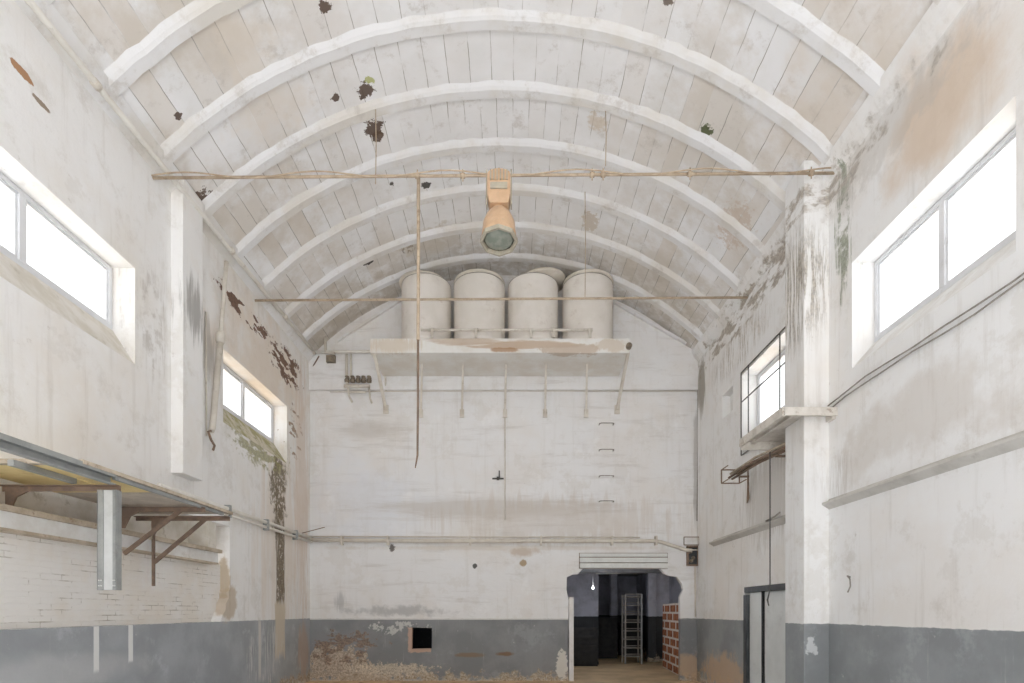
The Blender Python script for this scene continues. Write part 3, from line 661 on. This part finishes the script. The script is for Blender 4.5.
# valve manifold
root = thing('valve_manifold', 'small rusty valve set on a pipe bracket under the cornice pipe corner', 'valve', at(358, 392, YB-.15))
yv = YB-.15; q = lambda px, py: at(px, py, yv)
MB().tube([q(346.5, 354), q(346.5, 382), q(348, 386)], .03).build('feed_pipe', M['pipe'], root)
MB().tube([q(351, 354), q(351, 378)], .024).build('feed_pipe', M['pipe'], root)
m = MB().tube([q(344, 386), q(370, 386)], .036); m.tube([q(349, 392), q(366, 392)], .024); m.build('crossbar', M['pipe'], root)
for px in (347, 352.5, 358, 363.5, 369):
    m = MB().lathe([(0, -.06), (.055, -.05), (.06, .0), (.03, .05), (.045, .06), (.045, .085), (0, .095)], q(px, 380), 12); m.tube([q(px-2, 380), q(px+2.5, 378)], .016, 6); m.build('valve', M['valve'], root)
for pa in ([(348, 386), (349, 396), (352, 402)], [(369, 386), (370, 398), (372, 403)]):
    MB().tube([q(*k) for k in pa], .022).build('outlet', M['pipe'], root)
MB().box(q(326, 362)+Vector((-.0, 0, 0)), q(335, 355)+Vector((0, .12, 0))).build('bracket_block', M['valve'], root)
m = MB().tube([at(319, 356, YB-.12), at(311, 370, YB-.05)], .014, 6); m.build('stay', M['rust'], root)
m = MB().tube([at(375, 353, YB-.2), at(381, 358, YB-.2), at(385, 372, YB-.12), at(386, 391, YB-.04)], .022)
tag(m.build('bent_pipe', M['pipe']), 'short bent pipe curling down off the shelf end by the valves', 'pipe')

# thin cable across end wall and vertical seam tube
m = MB().tube([at(330, 392, YB-.03), at(420, 391, YB-.1), at(697, 391, YB-.03)], .011, 6); tag(m.build('wall_cable', M['pipe']), 'thin cable stretched across the end wall under the tank shelf', 'cable')
m = MB().tube([at(505, 415, YB-.01), at(505, 520, YB-.01)], .013, 6); tag(m.build('seam_pipe', M['pipe']), 'faint painted pipe down the middle of the end wall', 'pipe')
m = MB().tube([at(697.5, 365, YB-.04), at(698, 440, YB-.04), at(697, 521, YB-.04)], .014, 6); tag(m.build('corner_pipe', M['cable']), 'dark thin pipe down the corner beside the end wall', 'pipe')
m = MB().tube([at(695, 566, YB-.03), at(695.5, 617, YB-.03)], .018, 6); tag(m.build('box_conduit', M['pipe']), 'thin conduit dropping from the junction box beside the doorway', 'pipe')

# rungs, hooks
for i, py in enumerate((425, 451, 477, 502)):
    a, b = at(599, py, YB), at(613, py, YB); s_ = Vector((0, -.14, 0)); m = MB().tube([a, a+s_*.8, a+s_+Vector((.04, 0, 0)), b+s_+Vector((-.04, 0, 0)), b+s_*.8, b], .010, 7)
    tag(m.build('iron_rung', M['cable']), 'rusty iron rung on the end wall, ' + ('topmost of the four under the shelf strut', 'second of four below the tank shelf', 'third of four below the tank shelf', 'lowest of four, nearest the doorway')[i], 'rung', 'iron rungs on the end wall')
a = at(498, 478, YB); m = MB().bar(a+Vector((-.13, -.03, -.02)), a+Vector((.13, -.03, -.02)), .03, .03); m.bar(a+Vector((.03, -.03, -.02)), a+Vector((.03, -.03, .16)), .03, .03)
m.box(a+Vector((-.03, -.05, -.05)), a+Vector((.03, .01, .02))); tag(m.build('wall_bracket', M['dark']), 'small dark T shaped iron bracket in the middle of the end wall', 'bracket')
a = on_right(848, 577, XR-.03); m = MB().tube([a+Vector((.03, 0, 0)), a+Vector((-.02, -.02, .01)), a+Vector((-.03, -.09, -.03)), a+Vector((-.03, -.1, -.12)), a+Vector((-.02, -.03, -.19))], .009, 8)
tag(m.build('wall_hook', M['cable']), 'curved rusty hook alone on the blank wall above the grey dado', 'hook')
a = on_right(772, 520, XR); m = MB().tube([a, a+Vector((-.05, .1, .0)), a+Vector((-.05, -.2, .02)), a+Vector((-.04, -.35, .06))], .014, 6)
tag(m.build('bent_rod', M['cable']), 'short bent rod on the ledge above the metal door', 'rod')

# conduit on left wall and pipe on back wall
root = thing('wall_conduit', 'pair of pale conduits along the side wall below the mossy window', 'conduit', (XL+.06, 9, 3.1))
for dz, r_ in ((.045, .035), (-.045, .028)):
    MB().tube([(XL+.05, 7.25, 3.185+dz), (XL+.05, YB-.05, 3.215+dz)], r_).build('conduit', M['lightpipe'], root)
for y in (9.0, 10.4, 11.8): MB().box((XL, y-.025, 3.10), (XL+.10, y+.025, 3.30)).build('saddle', M['galv'], root)
m = MB().bar((XL+.06, 12.2, 3.3), (XL+.35, 12.72, 3.5), .05, .012); m.build('stay', M['rust'], root)
root = thing('service_pipe', 'grey painted pipe across the end wall, dipping at the doorway corner', 'pipe', (-1, YB-.08, 3.15))
yq = YB-.085; q = lambda px, py: at(px, py, yq)
MB().tube([q(309, 540), q(430, 541), q(560, 541), q(655, 541), q(661, 542), q(686, 550), q(692, 550.5)], .042).build('main_pipe', M['pipe'], root)
MB().tube([q(309, 536.5), q(560, 537), q(640, 537.5)], .016, 6).build('thin_line', M['pipe'], root)
for px in (342, 388, 470, 541, 612, 656):
    m = MB().box(q(px-.9, 545)+Vector((0, -.06, -.0)), q(px+.9, 536)+Vector((0, .085, 0))); m.build('pipe_clip', M['pipe'], root)

# junction box in the corner
root = thing('junction_box', 'open dark junction box with a wire guard in the corner by the doorway', 'box', at(692, 566, YB-.1))
q = lambda px, py, d=.02: at(px, py, YB-d)
m = MB().poly(rect(q(686.5, 566).x, q(0, 566).z, q(699, 566).x, q(0, 546).z), [rect(q(688, 564).x, q(0, 564.5).z, q(697, 564).x, q(0, 547.5).z)], lambda u, v, d: Vector((u, YB-d, v)), 0, .08); m.build('case', M['rust'], root)
MB().box((q(687.5, 0).x, YB-.012, q(0, 565).z), (q(698, 0).x, YB+.0, q(0, 547).z)).build('back_plate', M['doordark'], root)
m = MB()
for a, b in (((684, 537), (699, 537)), ((699, 537), (699, 545)), ((699, 545), (684, 545)), ((684, 545), (684, 537))): m.tube([q(*a, .12), q(*b, .12)], .010, 6)
m.tube([q(684, 545, .12), q(684, 545, 0)], .01, 6); m.tube([q(699, 545, .12), q(699, 545, 0)], .01, 6); m.build('wire_guard', M['rust'], root)
for px, py in ((690, 552), (693, 558), (691, 561)): MB().lathe([(0, 0), (.04, 0), (.04, .05), (0, .06)], (q(px, py).x, YB-.012, q(px, py).z), 10, axis=(0, -1, 0)).build('terminal', M['valve'], root)
m = MB().tube([q(680, 550, .06), q(703, 550, .06)], .018, 6); m.build('cross_pipe', M['pipe'], root)

# roller shutter housing above the doorway
root = thing('roller_shutter', 'rolled up pale slatted shutter boxed over the broken doorway', 'shutter', at(623, 568.5, YB))
for i, (ya, yb) in enumerate(((553.5, 557), (557.8, 562.6), (563.4, 568.3))):
    a, b = at(579.5, yb, YB), at(667, ya, YB)
    m = MB().box((a.x, YB-.05-.015*i, a.z), (b.x, YB+.0, b.z)); m.build('slat', M['offwhite'], root, bevel=.012)
m = MB().box((at(579, 0, YB).x, YB-.02, at(0, 568.5, YB).z), (at(667.5, 0, YB).x, YB+.0, at(0, 553, YB).z)); m.build('back_plate', M['rust'], root)

# ------------------------------------------------------------------ right wall: cables, canopy, rods, cords
for dz, amp, lab in ((0, .05, 'upper of two sagging cables under the large window'), (-.06, .06, 'lower, looser of two sagging cables under the large window')):
    pts = []
    for i in range(25):
        y = Y0+.5+(7.44-Y0-.5)*i/24; pts.append((XR-.03, y, 4.38+dz+.02*math.sin(y*2.1)-amp*(max(0, (y-5.4))/2)**2+(.010*math.sin(y*5+dz*40))))
    tag(MB().tube(pts, .009, 6).build('sagging_cable', M['cable']), lab, 'cable', 'cables along the right wall')
root = thing('canopy', 'small weathered white canopy tray wrapped round the pilaster below the grille', 'canopy', (3.85, 8.0, 4.1))
xo = 3.53; ya, yb = 7.29, 8.63; zt, zb = 4.25, 4.13
m = MB().poly([(xo, ya), (XR, ya), (XR, 7.465), (3.89, 7.465), (3.89, 7.995), (XR, 7.995), (XR, yb), (xo, yb)], [], lambda u, v, d: Vector((u, v, d)), zt-.05, zt-.02); m.build('deck', M['hoodm'], root)
MB().box((xo-.02, ya-.02, zb), (xo+.02, yb+.02, zt)).build('front_rim', M['hoodm'], root, bevel=.006)
MB().box((xo, ya-.02, zb+.01), (XR, ya+.02, zt)).build('end_rim', M['hoodm'], root, bevel=.006)
MB().box((xo, yb-.02, zb-.05), (XR-.02, yb+.02, zt)).build('end_rim', M['hoodm'], root, bevel=.006)
MB().box((XR-.05, ya+.02, zb-.02), (XR, 7.46, zt-.05)).build('wall_batten', M['hoodm'], root)
m = MB().box((xo+.14, ya+.02, zb+.03), (xo+.19, yb-.02, zt-.05)); m.build('deck_joist', M['hoodm'], root)

root = thing('rod_rack', 'wire cage holding a few rusty rods on the wall under the canopy', 'rack', (4.0, 9.3, 3.9))
m = MB(); y = 10.0
fr = [(3.74, 3.88), (4.06, 3.88), (4.06, 4.12), (3.74, 4.12)]
for i in range(4):
    a, b = fr[i], fr[(i+1) % 4]; m.bar((a[0], y, a[1]), (b[0], y, b[1]), .018, .018)
    m.bar((a[0], y, a[1]), (a[0], y-.3, a[1]), .014, .014)
m.bar((4.06, y, 4.0), (XR, y, 4.0), .03, .03); m.build('wire_cage', M['rust'], root)
m = MB().bar((4.0, 8.5, 3.95), (XR, 8.5, 3.95), .03, .03); m.build('wall_arm', M['rust'], root)
for i, (dx, dz) in enumerate(((0, 0), (.05, .03), (-.06, .02), (.02, .07), (.09, .08), (-.03, .09))):
    m = MB().tube([(3.92+dx, 9.97, 3.95+dz), (3.95+dx*1.2, 9.0, 3.98+dz), (4.02+dx, 8.1, 3.95+dz)], .02, 7)
    tag(m.build('rusty_rod', M['edgewood'] if i % 2 else M['rust']), 'long rusty rod lying in the wire cage under the canopy', 'rod', 'rods in the wire cage')
m = MB().tube([at(770, 452, 8.0), at(770, 560, 8.0), at(770, 583, 8.0), at(769.4, 592, 8.0), at(767.5, 600, 8.0), at(768.8, 606, 8.0)], [.009, .009, .009, .010, .013, .008], 8)
tag(m.build('pull_cord', M['dark']), 'long dark cord hanging from the canopy past the metal door', 'cord')
m = MB().tube([at(748, 470, 9.9), at(748, 490, 9.9), at(748, 498, 9.9), at(747, 503, 9.9)], [.012, .02, .026, .01], 8); tag(m.build('short_cord', M['rust']), 'short frayed cord hanging under the rod cage', 'cord')

# ------------------------------------------------------------------ platform on the left wall
root = thing('platform', 'rusty bracketed platform remnant with yellow boards over the brick panel', 'platform', (-4.2, 6.2, 2.75))
m = MB(); sec = [(0, .055), (.06, .055), (.06, -.055), (0, -.055), (0, -.047), (.052, -.047), (.052, .012), (0, .012)]
nn = len(sec); X_ = -3.64
vs = [(X_-u, y, 2.815+v) for y in (3.2, 5.15) for u, v in sec]; m.add(vs, [tuple(range(nn)), tuple(range(2*nn-1, nn-1, -1))]+[(i, (i+1) % nn, (i+1) % nn+nn, i+nn) for i in range(nn)])
m.build('edge_channel', M['galv'], root)
MB().bar((X_-.02, 4.75, 2.868), (X_-.02, 7.30, 2.872), .05, .035).build('edge_batten', M['edgewood'], root)
MB().bar((X_-.03, 5.16, 2.83), (X_-.03, 7.10, 2.83), .035, .035).build('edge_angle', M['galv'], root)
MB().box((XL-.2, 4.72, 2.845), (X_-.05, 4.78, 2.885)).build('front_lip', M['edgewood'], root)
MB().box((XL-.2, 4.75, 2.85), (-4.13, 5.9, 2.87)).build('yellow_board', M['yellow'], root)
MB().box((-4.10, 4.75, 2.85), (X_-.05, 5.9, 2.87)).build('yellow_board', M['yellow'], root)
MB().bar((-4.12, 4.6, 2.82), (-4.12, 5.27, 2.82), .05, .05).build('joist', M['galv'], root)
for a, b in ((5.92, 6.60), (6.62, 7.22)): MB().box((XL-.2, a, 2.852), (X_-.05, b, 2.872)).build('grey_board', M['greyboard'], root)
def bracket(y, zarm, leg, diag, mat, xe=-3.63):
    br = MB().angle((XL-.2, y, zarm+.025), (xe, y, zarm+.025), .055, .01).build('bracket', mat, root)
    x0 = XL+.0
    if leg: MB().bar((XL+.02, y, zarm), (XL+.02, y, leg), .03, .03).build('wall_leg', mat, br)
    if diag: MB().bar((XL+.02, y+.01, diag[0]), (diag[1], y+.01, zarm), .045, .03, (0, 1, 0)).build('diagonal_brace', mat, br)
    gx = -.17 if y < 6 else 0.0
    MB().poly([(XL+.0, zarm-.02), (XL+.22, zarm-.02), (XL+.10, zarm-.08), (XL+.03, zarm-.22), (XL, zarm-.22)], [], lambda u, v, d: Vector((u+gx, y+d, v)), -.012, .012).build('gusset', mat, br)
bracket(5.30, 2.76, None, None, M['rust'], -3.70)
bracket(6.63, 2.80, None, (2.28, -3.92), M['rust'])
bracket(7.18, 2.785, 1.92, (2.22, -3.93), M['rust'], -3.615)

root = thing('channel_post', 'cut off galvanised channel post hanging under the platform edge', 'post', at(109, 590, 5.25))
yc = 5.24; q = lambda px, py: at(px, py, yc); zt, zb = 2.735, q(0, 590).z
xl, xr_, xm0, xm1 = q(97.5, 0).x, q(116, 0).x, q(103, 0).x, q(112.5, 0).x
MB().box((xm0, yc+.010, zb), (xm1, yc+.02, zt)).build('web', M['postweb'], root)
for a, b, e in ((xl, xm0, xl), (xm1, xr_, xr_)):
    m = MB().box((a, yc, zb), (b, yc+.012, zt)); m.box((e-.004, yc, zb), (e+.004, yc+.07, zt)); fl = m.build('flange', M['galv'], root)
    for dz in (.04, .09):
        for t in (.3, .7): MB().lathe([(0, 0), (.006, 0), (.006, .008), (0, .01)], (a+(b-a)*t, yc, zb+dz), 8, axis=(0, -1, 0)).build('bolt', M['offwhite'], fl)

# ------------------------------------------------------------------ storeroom beyond the doorway
YS0, YS1, H2 = YB+.14, 22.5, 3.0
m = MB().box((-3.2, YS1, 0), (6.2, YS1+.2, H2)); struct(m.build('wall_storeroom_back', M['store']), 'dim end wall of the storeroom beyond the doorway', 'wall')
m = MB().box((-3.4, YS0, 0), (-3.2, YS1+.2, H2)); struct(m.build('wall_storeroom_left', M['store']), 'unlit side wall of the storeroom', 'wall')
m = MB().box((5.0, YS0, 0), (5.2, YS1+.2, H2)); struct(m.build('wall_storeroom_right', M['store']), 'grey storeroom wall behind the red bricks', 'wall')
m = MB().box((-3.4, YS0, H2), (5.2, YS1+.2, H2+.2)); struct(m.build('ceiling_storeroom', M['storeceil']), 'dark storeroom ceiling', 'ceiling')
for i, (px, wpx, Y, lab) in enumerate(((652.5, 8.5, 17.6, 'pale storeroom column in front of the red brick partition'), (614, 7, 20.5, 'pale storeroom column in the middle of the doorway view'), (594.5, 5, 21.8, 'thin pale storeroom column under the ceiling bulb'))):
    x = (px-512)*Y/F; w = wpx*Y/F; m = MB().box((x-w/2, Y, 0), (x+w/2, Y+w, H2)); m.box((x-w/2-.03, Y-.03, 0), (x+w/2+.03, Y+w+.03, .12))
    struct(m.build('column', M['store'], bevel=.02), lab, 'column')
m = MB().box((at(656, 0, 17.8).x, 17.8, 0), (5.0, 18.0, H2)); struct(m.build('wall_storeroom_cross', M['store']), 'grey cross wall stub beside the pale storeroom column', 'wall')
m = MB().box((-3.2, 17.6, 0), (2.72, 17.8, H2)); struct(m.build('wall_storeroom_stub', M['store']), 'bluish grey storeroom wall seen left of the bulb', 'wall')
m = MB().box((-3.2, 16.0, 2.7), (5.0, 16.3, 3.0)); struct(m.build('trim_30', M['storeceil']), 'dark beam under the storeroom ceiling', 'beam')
# hollow brick partition
root = thing('brick_partition', 'rough unplastered red hollow brick partition just inside the doorway', 'partition', (4.2, 14.8, 0))
def bx(y): return 4.10+(y-13.6)*.085
m = MB(); m.add([(bx(13.5)+.004, 13.5, 0), (bx(16)+.004, 16, 0), (bx(16)+.24, 16, 0), (bx(13.5)+.24, 13.5, 0)]+[(bx(13.5)+.004, 13.5, 1.80), (bx(16)+.004, 16, 1.80), (bx(16)+.24, 16, 1.80), (bx(13.5)+.24, 13.5, 1.80)],
    [(0,3,2,1),(4,5,6,7),(0,1,5,4),(1,2,6,5),(2,3,7,6),(3,0,4,7)]); m.build('mortar_core', M['mortar'], root)
m = MB()
for r in range(8):
    z = .025+r*.222; y = 13.5+(.0 if r % 2 else -.38)
    while y < 16:
        a, b = max(y, 13.5), min(y+.62, 16)
        if b-a > .12:
            d = random.uniform(-.004, .0)
            m.add([(bx(a)+d, a, z), (bx(b)+d, b, z), (bx(b)+.1, b, z), (bx(a)+.1, a, z), (bx(a)+d, a, z+.17), (bx(b)+d, b, z+.17), (bx(b)+.1, b, z+.17), (bx(a)+.1, a, z+.17)], [(0,3,2,1),(4,5,6,7),(0,1,5,4),(1,2,6,5),(2,3,7,6),(3,0,4,7)])
        y += .77
m.build('brick_courses', M['hbrick'], root, bevel=.004)
# metal rack
root = thing('storage_rack', 'tall open metal rack in the dark storeroom beside the pale column', 'rack', (4.1, 17.3, 0))
xa, xb, ya, yb = at(624, 0, 17.2).x, at(640, 0, 17.2).x, 17.0, 17.45
for x in (xa, xb):
    for y in (ya, yb): MB().bar((x, y, 0), (x, y, 2.1), .045, .045).build('post', M['galv'] if x == xb and y == ya else M['cable'], root)
for i in range(8):
    z = .2+.26*i; m = MB().box((xa, ya, z), (xb, yb, z+.025)); m.bar((xa, ya, z+.09), (xb, ya, z+.09), .02, .02); m.build('shelf', M['cable'], root)
# overhead pipes and bulb
m = MB().tube([at(596, 573, 16.9), at(640, 572, 16.9)], .04); m.bar(at(610, 572, 16.9), at(610, 565, 16.9)+Vector((0, 0, .2)), .02, .02); tag(m.build('ceiling_tube', M['offwhite']), 'pale pipe under the storeroom ceiling seen through the doorway', 'pipe')
root = thing('bulb_lamp', 'small glowing bulb in the dark storeroom beyond the doorway', 'lamp', at(593, 588, 15.2))
c0 = at(593, 588, 15.2)
MB().lathe([(0, -.035), (.02, -.03), (.032, 0), (.02, .03), (.012, .045)], c0, 16).build('bulb', mat_emit('bulb_glow', (.9, .95, 1), 6), root)
m = MB().lathe([(.016, .04), (.018, .09), (.0, .1)], c0, 12); m.tube([c0+Vector((0, 0, .08)), (c0.x, c0.y, H2)], .004, 6); m.build('holder', M['dark'], root)
# slumped dark crates in the storeroom
for i, (px, Y, w, h_, lab) in enumerate(((583, 16.6, .8, 1.1, 'dark wooden crate against the gloom left of the storeroom columns'), (606, 19.2, .7, 1.35, 'taller dark wooden crate between the storeroom columns'), (628, 20.6, .8, 1.2, 'dark wooden crate behind the storage rack'))):
    x = (px-512)*Y/F; root = thing('crate', lab, 'crate', (x, Y, 0), 'crates in the storeroom')
    m = MB().box((x-w/2+.02, Y-w/2+.02, 0), (x+w/2-.02, Y+w/2-.02, h_-.02)); m.build('body', M['black'], root)
    for k in range(5): 
        z = .05+k*(h_-.12)/4; MB().box((x-w/2, Y-w/2, z), (x+w/2, Y-w/2+.022, z+.09)).build('slat', M['black'], root)

for o in list(bpy.data.objects):
    if '_o' in o: del o['_o']

# ------------------------------------------------------------------ light, camera
def lamp(name, loc, energy, size, rot, col=(1, 1, 1), sy=None):
    L = bpy.data.lights.new(name, 'AREA'); L.energy = energy; L.size = size; L.color = col
    if sy: L.shape = 'RECTANGLE'; L.size_y = sy
    o = bpy.data.objects.new(name, L); C.objects.link(o); o.location = loc; o.rotation_euler = rot; return o
P = bpy.data.lights.new('bulb_light', 'POINT'); P.energy = 24; P.color = (.85, .9, 1); P.shadow_soft_size = .05
po = bpy.data.objects.new('bulb_light', P); C.objects.link(po); po.location = c0+Vector((0, -.12, -.02))

W = bpy.data.worlds.new('overcast_sky'); bpy.context.scene.world = W; W.use_nodes = True
bg = W.node_tree.nodes['Background']; bg.inputs[0].default_value = (.985, .985, 1, 1); bg.inputs[1].default_value = 1.35
SL = bpy.data.lights.new('sun', 'SUN'); SL.energy = 10.5; SL.angle = .02; SL.color = (1, .975, .95)
so = bpy.data.objects.new('sun', SL); C.objects.link(so); so.location = (0, -8, 20); so.rotation_euler = (math.radians(38), 0, 0)

cam = bpy.data.cameras.new('camera'); co = bpy.data.objects.new('camera', cam); C.objects.link(co)
cam.sensor_width = 36; cam.lens = F/1024*36; cam.shift_y = (611-341.5)/1024; cam.clip_start = .05; cam.clip_end = 200
co.location = (0, 0, 1.6); co.rotation_euler = (math.pi/2, 0, 0)
S = bpy.context.scene; S.camera = co
S.view_settings.view_transform = 'Standard'; S.view_settings.look = 'None'; S.view_settings.gamma = 1; S.view_settings.use_curve_mapping = False
S.view_settings.exposure = 0.72
S.cycles.use_denoising = True
S.cycles.max_bounces = 16; S.cycles.diffuse_bounces = 12; S.cycles.transparent_max_bounces = 12
S.cycles.sample_clamp_indirect = 6
